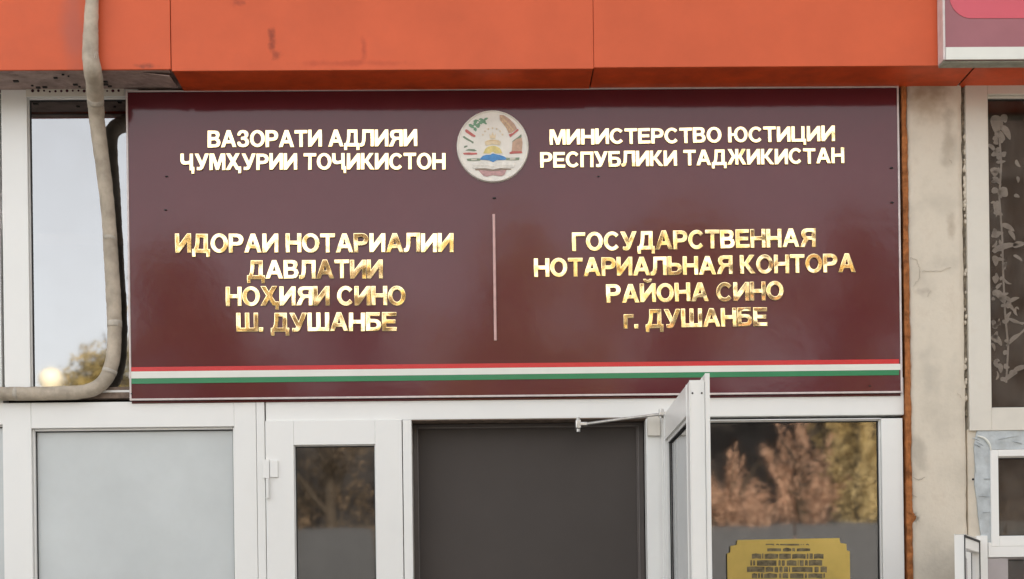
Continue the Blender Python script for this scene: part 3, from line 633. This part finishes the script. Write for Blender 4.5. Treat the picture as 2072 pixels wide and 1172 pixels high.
# ---- letters: every glyph drawn as outlines (cap height 1), then cast as raised metal
WS, HB = .205, .165
def arc(cx, cy, rx, ry, a0, a1, n=20): return [(cx + rx * math.cos(R(a0 + (a1 - a0) * k / n)), cy + ry * math.sin(R(a0 + (a1 - a0) * k / n))) for k in range(n + 1)]
def mir(lp_, W): return [(W - x, y) for x, y in lp_][::-1]
w, hb = WS, HB
def chaikin(p):
    o = []
    for i in range(len(p)):
        a, b = p[i], p[(i + 1) % len(p)]; o += [(a[0] * .75 + b[0] * .25, a[1] * .75 + b[1] * .25), (a[0] * .25 + b[0] * .75, a[1] * .25 + b[1] * .75)]
    return o
Pout = lambda top: [(0, 0), (0, 1), (.5, 1), (.68, .965), (.80, .88), (.86, .78), (.87, .69), (.85, .58), (.78, .47), (.67, .405), (.5, .375), (w, .375), (w, 0)]
G = {
 'Г': (.80, [[(0, 0), (w, 0), (w, 1 - hb), (.80, 1 - hb), (.80, 1), (0, 1)]]),
 'г': (.56, [[(0, 0), (.19, 0), (.19, .60), (.56, .60), (.56, .75), (0, .75)]]),
 '.': (.20, [[(0, 0), (.2, 0), (.2, .2), (0, .2)]]),
 'П': (.93, [[(0, 0), (w, 0), (w, 1 - hb), (.93 - w, 1 - hb), (.93 - w, 0), (.93, 0), (.93, 1), (0, 1)]]),
 'Н': (.93, [[(0, 0), (w, 0), (w, .42), (.93 - w, .42), (.93 - w, 0), (.93, 0), (.93, 1), (.93 - w, 1), (.93 - w, .59), (w, .59), (w, 1), (0, 1)]]),
 'Т': (.88, [[(.44 - w / 2, 0), (.44 + w / 2, 0), (.44 + w / 2, 1 - hb), (.88, 1 - hb), (.88, 1), (0, 1), (0, 1 - hb), (.44 - w / 2, 1 - hb)]]),
 'Е': (.84, [[(0, 0), (.84, 0), (.84, hb), (w, hb), (w, .42), (.76, .42), (.76, .585), (w, .585), (w, 1 - hb), (.82, 1 - hb), (.82, 1), (0, 1)]]),
 'Ш': (1.27, [[(0, 0), (1.27, 0), (1.27, 1), (1.27 - w, 1), (1.27 - w, hb), (.635 + w / 2, hb), (.635 + w / 2, 1), (.635 - w / 2, 1), (.635 - w / 2, hb), (w, hb), (w, 1), (0, 1)]]),
 'Ц': (1.03, [[(0, 0), (.87, 0), (.87, -.21), (1.03, -.21), (1.03, hb), (.92, hb), (.92, 1), (.92 - w, 1), (.92 - w, hb), (w, hb), (w, 1), (0, 1)]]),
 'И': (.95, [[(0, 0), (w, 0), (.95 - w, .62), (.95 - w, 0), (.95, 0), (.95, 1), (.95 - w, 1), (w, .38), (w, 1), (0, 1)]]),
 'М': (1.12, [[(0, 0), (0, 1), (.30, 1), (.56, .33), (.82, 1), (1.12, 1), (1.12, 0), (.93, 0), (.93, .76), (.655, 0), (.465, 0), (.19, .76), (.19, 0)]]),
 'А': (1.04, [[(0, 0), (.40, 1), (.64, 1), (1.04, 0), (.82, 0), (.725, .23), (.315, .23), (.22, 0)], [(.375, .385), (.665, .385), (.52, .745)]]),
 'Л': (.96, [[(-.02, -.01), (-.02, .155), (.05, .16), (.11, .22), (.145, .38), (.16, .62), (.165, 1), (.96, 1), (.96, 0), (.96 - w, 0), (.96 - w, 1 - hb), (.355, 1 - hb), (.35, .56), (.33, .3), (.27, .09), (.17, 0), (.06, -.02)]]),
 'Д': (1.06, [[(0, -.22), (0, hb), (.10, hb), (.19, .36), (.225, .62), (.235, 1), (.93, 1), (.93, hb), (1.06, hb), (1.06, -.22), (.89, -.22), (.89, 0), (.17, 0), (.17, -.22)], [(.30, hb), (.93 - w, hb), (.93 - w, 1 - hb), (.42, 1 - hb), (.41, .62), (.375, .36)]]),
 'О': (1.04, [arc(.52, .5, .52, .52, 0, 342, 19), arc(.52, .5, .31, .355, 0, 342, 19)]),
 'С': (.98, [arc(.51, .5, .51, .52, 42, 318, 24) + arc(.51, .5, .305, .35, 322, 38, 20)]),
 'У': (.97, [[(0, 1), (.235, 1), (.51, .47), (.735, 1), (.97, 1), (.62, .22), (.54, .07), (.43, -.01), (.30, -.02), (.14, .0), (.14, .16), (.25, .145), (.34, .165), (.40, .25)]]),
 'Х': (.98, [[(0, 0), (.355, .51), (.03, 1), (.28, 1), (.49, .68), (.70, 1), (.95, 1), (.625, .51), (.98, 0), (.72, 0), (.49, .34), (.26, 0)]]),
 'Ҳ': (1.06, [[(0, 0), (.355, .51), (.03, 1), (.28, 1), (.49, .68), (.70, 1), (.95, 1), (.625, .51), (.87, .165), (1.06, .165), (1.06, -.22), (.90, -.22), (.90, 0), (.72, 0), (.49, .34), (.26, 0)]]),
 'К': (.93, [[(0, 0), (0, 1), (w, 1), (w, .60), (.29, .60), (.60, 1), (.86, 1), (.47, .53), (.93, 0), (.66, 0), (.31, .42), (w, .42), (w, 0)]]),
 'Ж': (1.38, [[(.59, 0), (.59, .42), (.52, .42), (.26, 0), (0, 0), (.36, .53), (.05, 1), (.29, 1), (.52, .60), (.59, .60), (.59, 1), (.79, 1), (.79, .60), (.86, .60), (1.09, 1), (1.33, 1), (1.02, .53), (1.38, 0), (1.12, 0), (.86, .42), (.79, .42), (.79, 0)]]),
 'Ч': (.88, [[(.88 - w, 0), (.88, 0), (.88, 1), (.88 - w, 1), (.88 - w, .56), (.45, .515), (.33, .515), (.24, .555), (w, .65), (w, 1), (0, 1), (0, .60), (.05, .44), (.17, .355), (.36, .335), (.88 - w, .39)]]),
 'Ҷ': (.97, [[(.88 - w, 0), (.82, 0), (.82, -.22), (.97, -.22), (.97, .165), (.88, .165), (.88, 1), (.88 - w, 1), (.88 - w, .56), (.45, .515), (.33, .515), (.24, .555), (w, .65), (w, 1), (0, 1), (0, .60), (.05, .44), (.17, .355), (.36, .335), (.88 - w, .39)]]),
 'З': (.84, [chaikin([(.02, .70), (.07, .87), (.2, .985), (.40, 1.02), (.62, .985), (.76, .88), (.79, .74), (.74, .61), (.62, .535), (.78, .455), (.84, .29), (.79, .12), (.64, .01), (.42, -.02), (.2, .01), (.06, .11), (0, .29), (.19, .31), (.25, .18), (.41, .13), (.57, .17), (.63, .29), (.57, .41), (.42, .44), (.29, .44), (.29, .60), (.41, .60), (.54, .635), (.58, .73), (.53, .83), (.40, .865), (.27, .83), (.21, .70)])]),
 'В': (.89, [[(0, 0), (0, 1), (.5, 1), (.68, .975), (.79, .895), (.825, .77), (.79, .62), (.68, .535), (.82, .46), (.885, .30), (.85, .15), (.74, .035), (.55, 0)], [(w, .60), (w, .84), (.48, .84), (.59, .80), (.62, .72), (.59, .635), (.48, .60)], [(w, .155), (w, .44), (.5, .44), (.63, .40), (.675, .30), (.63, .195), (.5, .155)]]),
 'Р': (.87, [Pout(1), [(w, .54), (w, .84), (.48, .84), (.60, .80), (.655, .69), (.60, .58), (.48, .54)]]),
 'Б': (.89, [[(0, 0), (0, 1), (.80, 1), (.80, .84), (w, .84), (w, .625), (.5, .625), (.70, .59), (.84, .48), (.89, .31), (.86, .16), (.74, .04), (.54, 0)], [(w, .155), (w, .47), (.48, .47), (.62, .43), (.68, .31), (.62, .19), (.48, .155)]]),
 'Ь': (.87, [[(0, 0), (0, 1), (w, 1), (w, .625), (.5, .625), (.70, .59), (.83, .48), (.87, .31), (.84, .16), (.72, .04), (.54, 0)], [(w, .155), (w, .47), (.48, .47), (.61, .43), (.665, .31), (.61, .19), (.48, .155)]]),
 'Ю': (1.38, [[(0, 0), (0, 1), (w, 1), (w, .585), (.425, .585)] + arc(.90, .5, .48, .52, 170, -170, 30) + [(.425, .415), (w, .415), (w, 0)], arc(.90, .5, .275, .355, 0, 342, 19)]),
 'Я': (.96, [mir([(0, 0), (0, 1), (.55, 1), (.74, .965), (.85, .87), (.88, .71), (.83, .55), (.68, .45), (.79, .33), (.96, 0), (.72, 0), (.58, .27), (.49, .375), (.38, .40), (w, .40), (w, 0)], .96), mir([(w, .55), (w, .84), (.5, .84), (.62, .80), (.665, .70), (.62, .59), (.5, .55)], .96)]),
}
G['Й'] = (.95, G['И'][1] + [arc(.475, 1.26, .24, .18, 180, 360, 10) + arc(.475, 1.26, .12, .06, 360, 180, 8)])
CACHE = {}
def glyph_mesh(ch):
    if ch in CACHE: return CACHE[ch]
    c = bpy.data.curves.new('glyph', 'CURVE'); c.dimensions = '2D'; c.fill_mode = 'BOTH'; c.extrude = .12; c.bevel_depth = .028; c.bevel_resolution = 1; c.offset = .0
    for lp_ in G[ch][1]:
        s = c.splines.new('POLY'); s.points.add(len(lp_) - 1); s.use_cyclic_u = True
        for i, (x, y) in enumerate(lp_): s.points[i].co = (x, y, 0, 1)
    o = bpy.data.objects.new('tmp', c); COL.objects.link(o)
    dg = bpy.context.evaluated_depsgraph_get(); me = bpy.data.meshes.new_from_object(o.evaluated_get(dg)); bpy.data.objects.remove(o)
    me.materials.clear(); me.materials.append(m_gold); me.name = 'letter'
    CACHE[ch] = me; return me
LINES = [("ВАЗОРАТИ АДЛИЯИ", 421, 298, 844, 295.5, 33), ("ҶУМҲУРИИ ТОҶИКИСТОН", 366, 344, 901, 342.5, 32),
 ("МИНИСТЕРСТВО ЮСТИЦИИ", 1113, 293, 1689, 285.5, 30.5), ("РЕСПУБЛИКИ ТАДЖИКИСТАН", 1094, 339.5, 1708, 330, 30.5),
 ("ИДОРАИ НОТАРИАЛИИ", 356, 511.5, 917, 509.5, 36.5), ("ДАВЛАТИИ", 501, 564, 774, 563, 36), ("НОҲИЯИ СИНО", 458, 618.5, 820, 617, 37), ("Ш. ДУШАНБЕ", 479.5, 671, 802, 669, 36),
 ("ГОСУДАРСТВЕННАЯ", 1158.5, 507.5, 1650, 499, 36), ("НОТАРИАЛЬНАЯ КОНТОРА", 1081.5, 560.5, 1730, 550, 36), ("РАЙОНА СИНО", 1228, 612.5, 1585, 606.5, 36), ("г. ДУШАНБЕ", 1263, 664.5, 1552, 659, 36)]
rnd = random.Random(41)
LY = -.0036
for li, (txt, x0, y0, x1, y1, cap) in enumerate(LINES):
    a, b = P(x0, y0, LY), P(x1, y1, LY); caph = cap / 500.
    gap, sp = .10, .42; tot = 0; pos = []
    for i, ch in enumerate(txt):
        if ch == ' ': tot += sp; continue
        pos.append((ch, tot)); tot += G[ch][0] + gap
    tot -= gap; sx = (b.x - a.x) / tot; ang = math.atan2(b.z - a.z, b.x - a.x)
    for ch, q_ in pos:
        o = bpy.data.objects.new('letter', glyph_mesh(ch)); COL.objects.link(o)
        t = q_ / tot; tilt = rnd.gauss(-.010 if li < 4 else .026, .012 if li < 4 else .018)
        o.rotation_mode = 'XYZ'
        lift = rnd.uniform(-.0008, .0008)
        o.matrix_world = Matrix.Translation((a.x + (b.x - a.x) * t, LY, a.z + (b.z - a.z) * t + lift)) @ Matrix.Rotation(-ang + rnd.gauss(0, .006), 4, 'Y') @ Matrix.Rotation(R(90) + tilt, 4, 'X') @ Matrix.Rotation(0, 4, 'Z') @ Matrix.Diagonal((sx, caph, .013, 1))
        sgp(o)

# ---- emblem
EC = P(997, 297, -.002); er = 73 / 500.
def ez(x, y): return (EC.x + (x - 600) / 6.17 / 500, EC.z - (y - 598) / 6.17 / 500)
bm = bmesh.new(); bmesh.ops.create_cone(bm, cap_ends=True, segments=72, radius1=er, radius2=er - .003, depth=.007, matrix=Matrix.Translation((EC.x, -.0055, EC.z)) @ Matrix.Rotation(R(90), 4, 'X'))
emb = sgp(bm_obj('emblem', bm, m_emb, None))
bm = bmesh.new(); N = 72
tube = [Vector((EC.x + (er - .005) * math.cos(k / N * 2 * math.pi), -.0095, EC.z + (er - .005) * math.sin(k / N * 2 * math.pi))) for k in range(N + 1)]
tube_bm(bm, tube, .0032, 8); bm_obj('emblem_rim', bm, m_emb, emb, True)
ECOL = {'green': (.16, .34, .20), 'dkgreen': (.20, .27, .18), 'red': (.55, .13, .11), 'tan': (.56, .36, .25), 'sun': (.72, .60, .22), 'pale': (.76, .62, .40), 'blue': (.06, .25, .55), 'pink': (.52, .30, .29), 'brown': (.30, .22, .16), 'line': (.60, .56, .47), 'book': (.84, .81, .74), 'gold': (.66, .48, .26)}
EM = {k: mat('emblem_' + k, v, .4, .5, var=.12, vscale=60) for k, v in ECOL.items()}
lay = [-.0091]
def es(name, pts, c, th=.0012):
    lay[0] -= .00002
    return poly_sheet(name, [ez(*p_) for p_ in pts], lay[0], th, EM[c], emb)
def blob(cx, cy, rx, ry, n=14, rot=0, jit=0, seed=0):
    r_ = random.Random(seed); o = []
    for k in range(n):
        t = k / n * 2 * math.pi; q_ = 1 + r_.uniform(-jit, jit); x, y = math.cos(t) * rx * q_, math.sin(t) * ry * q_
        o.append((cx + x * math.cos(rot) - y * math.sin(rot), cy + x * math.sin(rot) + y * math.cos(rot)))
    return o
# cotton branch and leaves at the left
for k, (x, y, a_, b_, r_) in enumerate([(335, 345, 34, 22, .6), (372, 322, 30, 22, -.4), (405, 290, 40, 22, .2), (440, 320, 38, 24, -.6), (415, 350, 30, 20, .4), (478, 290, 38, 20, -.2), (515, 262, 28, 14, -.5), (512, 312, 24, 12, .5), (382, 385, 28, 20, 1.0), (460, 265, 30, 14, 0.1)]):
    es('leaf', blob(x, y, a_, b_, 12, r_, .22, k), 'green')
for k, (x, y) in enumerate([(352, 322), (382, 355), (420, 300), (455, 335)]): es('cotton_boll', blob(x, y, 13, 11, 10, 0, .1, k), 'book')
es('ribbon_band', [(258, 392), (280, 388), (390, 470), (376, 486), (340, 474), (262, 420)], 'red')
es('leaf', [(226, 478), (246, 470), (300, 508), (362, 545), (356, 566), (320, 540), (280, 522), (236, 492)], 'dkgreen')
es('leaf', blob(262, 602, 30, 10, 10, -.4, .3, 3), 'dkgreen'); es('leaf', [(258, 650), (300, 632), (370, 636), (402, 655), (370, 662), (300, 652)], 'dkgreen')
es('ribbon_band', [(228, 682), (300, 676), (400, 680), (406, 700), (330, 706), (240, 702)], 'red')
# wheat at the right
es('wheat', [(690, 212), (740, 214), (810, 260), (870, 320), (905, 380), (880, 405), (840, 430), (800, 440), (775, 380), (730, 320), (692, 270)], 'tan')
for k in range(7):
    t = k / 6; x = 720 + 130 * t; y = 240 + 150 * t
    es('wheat_grain', blob(x, y, 22, 8, 8, .2 + .9 * t, .1, k), 'gold'); es('wheat_grain', blob(x - 18, y + 30, 20, 7, 8, 1.6, .1, k + 9), 'gold')
es('ribbon_band', [(800, 455), (850, 440), (910, 386), (928, 400), (880, 440), (820, 490)], 'red')
es('wheat', [(846, 555), (880, 520), (960, 490), (972, 560), (960, 680), (832, 680)], 'tan')
es('leaf', [(838, 548), (868, 522), (920, 486), (956, 452), (962, 478), (948, 500), (900, 512), (862, 540)], 'dkgreen')
es('ribbon_band', [(806, 682), (840, 664), (960, 664), (968, 690), (900, 692), (812, 698)], 'red')
# seven small stars, crown, sun
def star(cx, cy, r1):
    return [(cx + (r1 if k % 2 == 0 else r1 * .42) * math.sin(k * math.pi / 5), cy - (r1 if k % 2 == 0 else r1 * .42) * math.cos(k * math.pi / 5)) for k in range(10)]
for k in range(7):
    t = R(160 - 140 * k / 6); es('star', star(600 + 130 * math.cos(t), 500 - 125 * math.sin(t), 15), 'pale')
es('crown', [(560, 440), (580, 475), (600, 425), (620, 475), (640, 440), (634, 505), (566, 505)], 'pale')
es('crown', [(500, 545), (540, 525), (600, 515), (660, 525), (700, 545), (690, 590), (600, 575), (510, 590)], 'pale')
es('crown_band', [(520, 535), (600, 522), (680, 535), (676, 545), (600, 534), (524, 545)], 'gold')
es('sun', [(480, 690)] + [(600 - 110 * math.cos(t), 680 - 85 * math.sin(t)) for t in [R(x) for x in range(10, 171, 16)]] + [(720, 690)], 'sun')
es('snow_peaks', [(430, 735), (500, 690), (545, 700), (600, 672), (650, 700), (710, 690), (780, 735), (600, 790)], 'book')
es('mountains', [(430, 768), (470, 722), (520, 706), (570, 706), (600, 690), (640, 700), (690, 712), (740, 728), (782, 762), (740, 772), (650, 774), (600, 800), (550, 776), (500, 770)], 'blue')
es('book_pages', [(272, 756), (360, 748), (440, 752), (442, 778), (360, 782), (284, 780)], 'dkgreen'); es('book_pages', [(764, 748), (860, 746), (932, 742), (926, 774), (860, 776), (768, 774)], 'dkgreen')
es('book_pages', [(330, 756), (400, 754), (400, 774), (330, 776)], 'line'); es('book_pages', [(810, 750), (880, 748), (880, 770), (810, 772)], 'line')
es('book', [(330, 800), (520, 794), (600, 822), (680, 794), (870, 800), (860, 870), (700, 872), (600, 890), (500, 872), (345, 874)], 'book')
for yy_ in (836, 850): es('book_line', [(345, yy_ + 6), (520, yy_), (600, yy_ + 18), (680, yy_), (860, yy_ + 4), (860, yy_ + 9), (682, yy_ + 6), (600, yy_ + 25), (518, yy_ + 6), (345, yy_ + 11)], 'line')
es('book_cover', [(376, 882), (500, 878), (600, 894), (700, 878), (824, 882), (826, 894), (700, 896), (600, 908), (500, 896), (378, 896)], 'brown')
es('emblem_base', [(420, 900), (500, 902), (600, 912), (700, 902), (766, 896), (750, 938), (740, 958), (700, 974), (640, 966), (600, 960), (560, 968), (520, 978), (480, 968), (452, 938)], 'pink')

# ------------------------------------------------------------------ gold plaque on the sidelight
PY_ = .040
PL = thing('gold_plaque', 'gold plaque with notched corners and dark engraved rows on the sidelight glass', 'plaque', tuple(P(1596, 1172, PY_)))
def keep(o, root):
    o.parent = root; o.matrix_parent_inverse = Matrix.Translation(root.location).inverted(); return o
def pw(x, y): q_ = P(x, y, PY_); return (q_.x, q_.z)
def notch(cx, cy, sx_, sy_): return [(cx, cy + sy_ * 27), (cx + sx_ * 6, cy + sy_ * 25), (cx + sx_ * 7, cy + sy_ * 12), (cx + sx_ * 19, cy + sy_ * 10), (cx + sx_ * 21, cy)]
pts = notch(1471, 1093, 1, 1) + notch(1719, 1089, -1, 1)[::-1] + notch(1722, 1352, -1, -1) + notch(1474, 1354, 1, -1)[::-1]
keep(poly_sheet('plaque_sheet', [pw(*q_) for q_ in pts], PY_, .004, m_plaque, None), PL)
rnd = random.Random(9)
def marks(x0, x1, y0, y1):
    x = x0; k = 0
    while x < x1 - 4:
        wd = rnd.choice([rnd.uniform(3, 8), rnd.uniform(8, 30), rnd.uniform(14, 44)]); e = min(x + wd, x1); j = rnd.uniform(-.8, .8)
        q_ = [(x, y0 + j), (x + (e - x) * .4, y0 - 1 + rnd.uniform(-.6, .6)), (e - 1.2, y0 + j), (e - 1.2, y1 + rnd.uniform(-1, 1)), (x + (e - x) * .5, y1 + rnd.uniform(-1, 1)), (x, y1)]
        keep(poly_sheet('engraved_mark', [pw(*v) for v in q_], PY_ - .0042, .0006, m_engr, None), PL); x = e + rnd.choice([.6, 1, 2.6])
marks(1549, 1640, 1101.5, 1103.5); marks(1552, 1640, 1110, 1116); marks(1521, 1667, 1121, 1131); marks(1518, 1670, 1134.5, 1145); marks(1511, 1676, 1147.5, 1158); marks(1521, 1670, 1161, 1170)
for k in range(6): marks(1516, 1674, 1176 + k * 14, 1186 + k * 14)

# ------------------------------------------------------------------ neighbour's sign above right
NY = -.30
NS = thing('neighbour_sign', 'mauve sign box with pink rounded panel and white lower band at the upper right', 'sign', (PX(2300, NY), NY, PZ(122, NY, 2000)))
m_mauve = mat('mauve_face', (.335, .115, .135), .3, .5, var=.08, vscale=3); m_pink = mat('pink_face', (.63, .09, .125), .3, .5, var=.05, vscale=3)
X0, X1, Z0, Z1 = rect(1912, 94, 2900, 119, NY); X0 = PX(1912, NY, 60); zt2 = 4.75
keep(box('sign_box', X0, X1, NY + .002, YF - .004, Z0 + .001, zt2, m_mauve), NS)
keep(box('lower_band', X0 + .001, X1, NY - .006, NY + .0015, Z0, Z1, m_wh, None, .001), NS)
keep(box('side_trim', X0 - .009, X0, NY - .004, YF - .006, Z0, zt2, m_alu, None, .001), NS)
keep(box('underside_trim', X0 - .006, X1, NY + .008, YF - .003, Z0 - .006, Z0, mat('grey_green_trim', (.36, .36, .30), .7, .3, var=.15, vscale=20), None), NS)
pp = [(1923, -300), (1921, -10)] + [(1921 + 44 * (1 - math.cos(t)), -10 + 47 * math.sin(t)) for t in [R(x) for x in range(10, 91, 10)]] + [(2900, 36), (2900, -300)]
keep(poly_sheet('pink_panel', [(P(x, y, NY).x, P(x, y, NY).z) for x, y in pp], NY + .0015, .0015, m_pink, None), NS)

# ------------------------------------------------------------------ lagged conduit
ctl = [(187, -200, -.262, 13), (187, -60, -.262, 13), (186, 0, -.262, 13), (184, 60, -.262, 14), (183, 110, -.262, 15), (187, 140, -.258, 17), (191, 165, -.20, 17), (193, 200, -.12, 16), (196, 240, -.06, 15), (202, 290, -.035, 14.5), (210, 350, -.02, 14), (217, 410, -.008, 13.5),
       (222, 470, 0, 13.2), (226, 540, .003, 13.5), (230, 610, .003, 14), (232, 670, .003, 14), (229, 722, .002, 14), (217, 762, -.002, 14.2), (192, 786, -.006, 14), (158, 794, -.008, 13), (110, 796, -.008, 13), (50, 797, -.008, 13), (-40, 797, -.008, 13), (-300, 800, -.008, 13), (-700, 803, -.008, 13)]
cp = [(P(x, y, d), r_ / 500 * (6 + d) / 6) for x, y, d, r_ in ctl]
pts, rad = [], []
for i in range(len(cp) - 1):
    p0, p1, p2, p3 = [cp[min(max(i + k, 0), len(cp) - 1)] for k in (-1, 0, 1, 2)]
    n = max(4, int((p2[0] - p1[0]).length / .008))
    for k in range(n):
        t = k / n
        q_ = .5 * ((2 * p1[0]) + (p2[0] - p0[0]) * t + (2 * p0[0] - 5 * p1[0] + 4 * p2[0] - p3[0]) * t * t + (3 * p1[0] - p0[0] - 3 * p2[0] + p3[0]) * t ** 3)
        pts.append(q_); rad.append(p1[1] * (1 - t) + p2[1] * t)
rnd = random.Random(2); bm = bmesh.new(); seg = 24; rings = []; stp = 0; tgt = 0; nxt = 8; ln = 0
for i, p_ in enumerate(pts):
    if i: ln += (p_ - pts[i - 1]).length
    if i >= nxt: nxt = i + rnd.randint(7, 22); tgt = rnd.uniform(-.0012, .0016)
    stp += (tgt - stp) * .55
    a, b = pts[max(0, i - 1)], pts[min(len(pts) - 1, i + 1)]; d = (b - a).normalized(); u = d.cross(Vector((0, 1, 0)));
    if u.length < .1: u = Vector((1, 0, 0))
    u.normalize(); v = d.cross(u).normalized(); ring = []
    for k in range(seg):
        t = k / seg * 2 * math.pi; dirv = u * math.cos(t) + v * math.sin(t)
        spiral = ((ln * 14 + t / (2 * math.pi) + .3 * noise.noise(p_ * 9)) % 1.0)
        rr = rad[i] + stp + .0014 * noise.noise((p_ + dirv * .03) * 40) + (.0011 * spiral if noise.noise(p_ * 6) > -.25 else 0)
        ring.append(bm.verts.new(p_ + dirv * rr))
    rings.append(ring)
for a, b in zip(rings, rings[1:]):
    for k in range(seg): bm.faces.new((a[k], a[(k + 1) % seg], b[(k + 1) % seg], b[k]))
bmesh.ops.recalc_face_normals(bm, faces=bm.faces)
CD = thing('lagged_pipe', 'beige taped pipe running down over the orange fascia and along the left window sill', 'pipe', tuple(P(187, -200, -.262)))
keep(bm_obj('pipe_lagging', bm, m_pipe, None, True), CD)
# tape turns
for frac, wn in [(.158, 4), (.215, 3), (.36, 2), (.45, 3), (.50, 2), (.61, 3), (.72, 3)]:
    i = int(frac * len(pts)); i = min(i, len(pts) - wn - 2); bm = bmesh.new()
    tube_bm(bm, pts[i:i + wn + 1], [r_ + .0018 for r_ in rad[i:i + wn + 1]], 22); keep(bm_obj('tape_wrap', bm, m_tape, None, True), CD)
bm = bmesh.new(); rnd = random.Random(6)
for k in range(46):     # crumbs of dirt caught under the pipe at the lower left
    a = P(rnd.uniform(-20, 75), 806 + rnd.uniform(-2, 2.5), -.004); s = rnd.uniform(.002, .006)
    r_ = bmesh.ops.create_icosphere(bm, subdivisions=1, radius=s, matrix=Matrix.Translation(a))
tag(keep(bm_obj('dirt_crumbs', bm, m_foam, None), CD), kind='stuff')
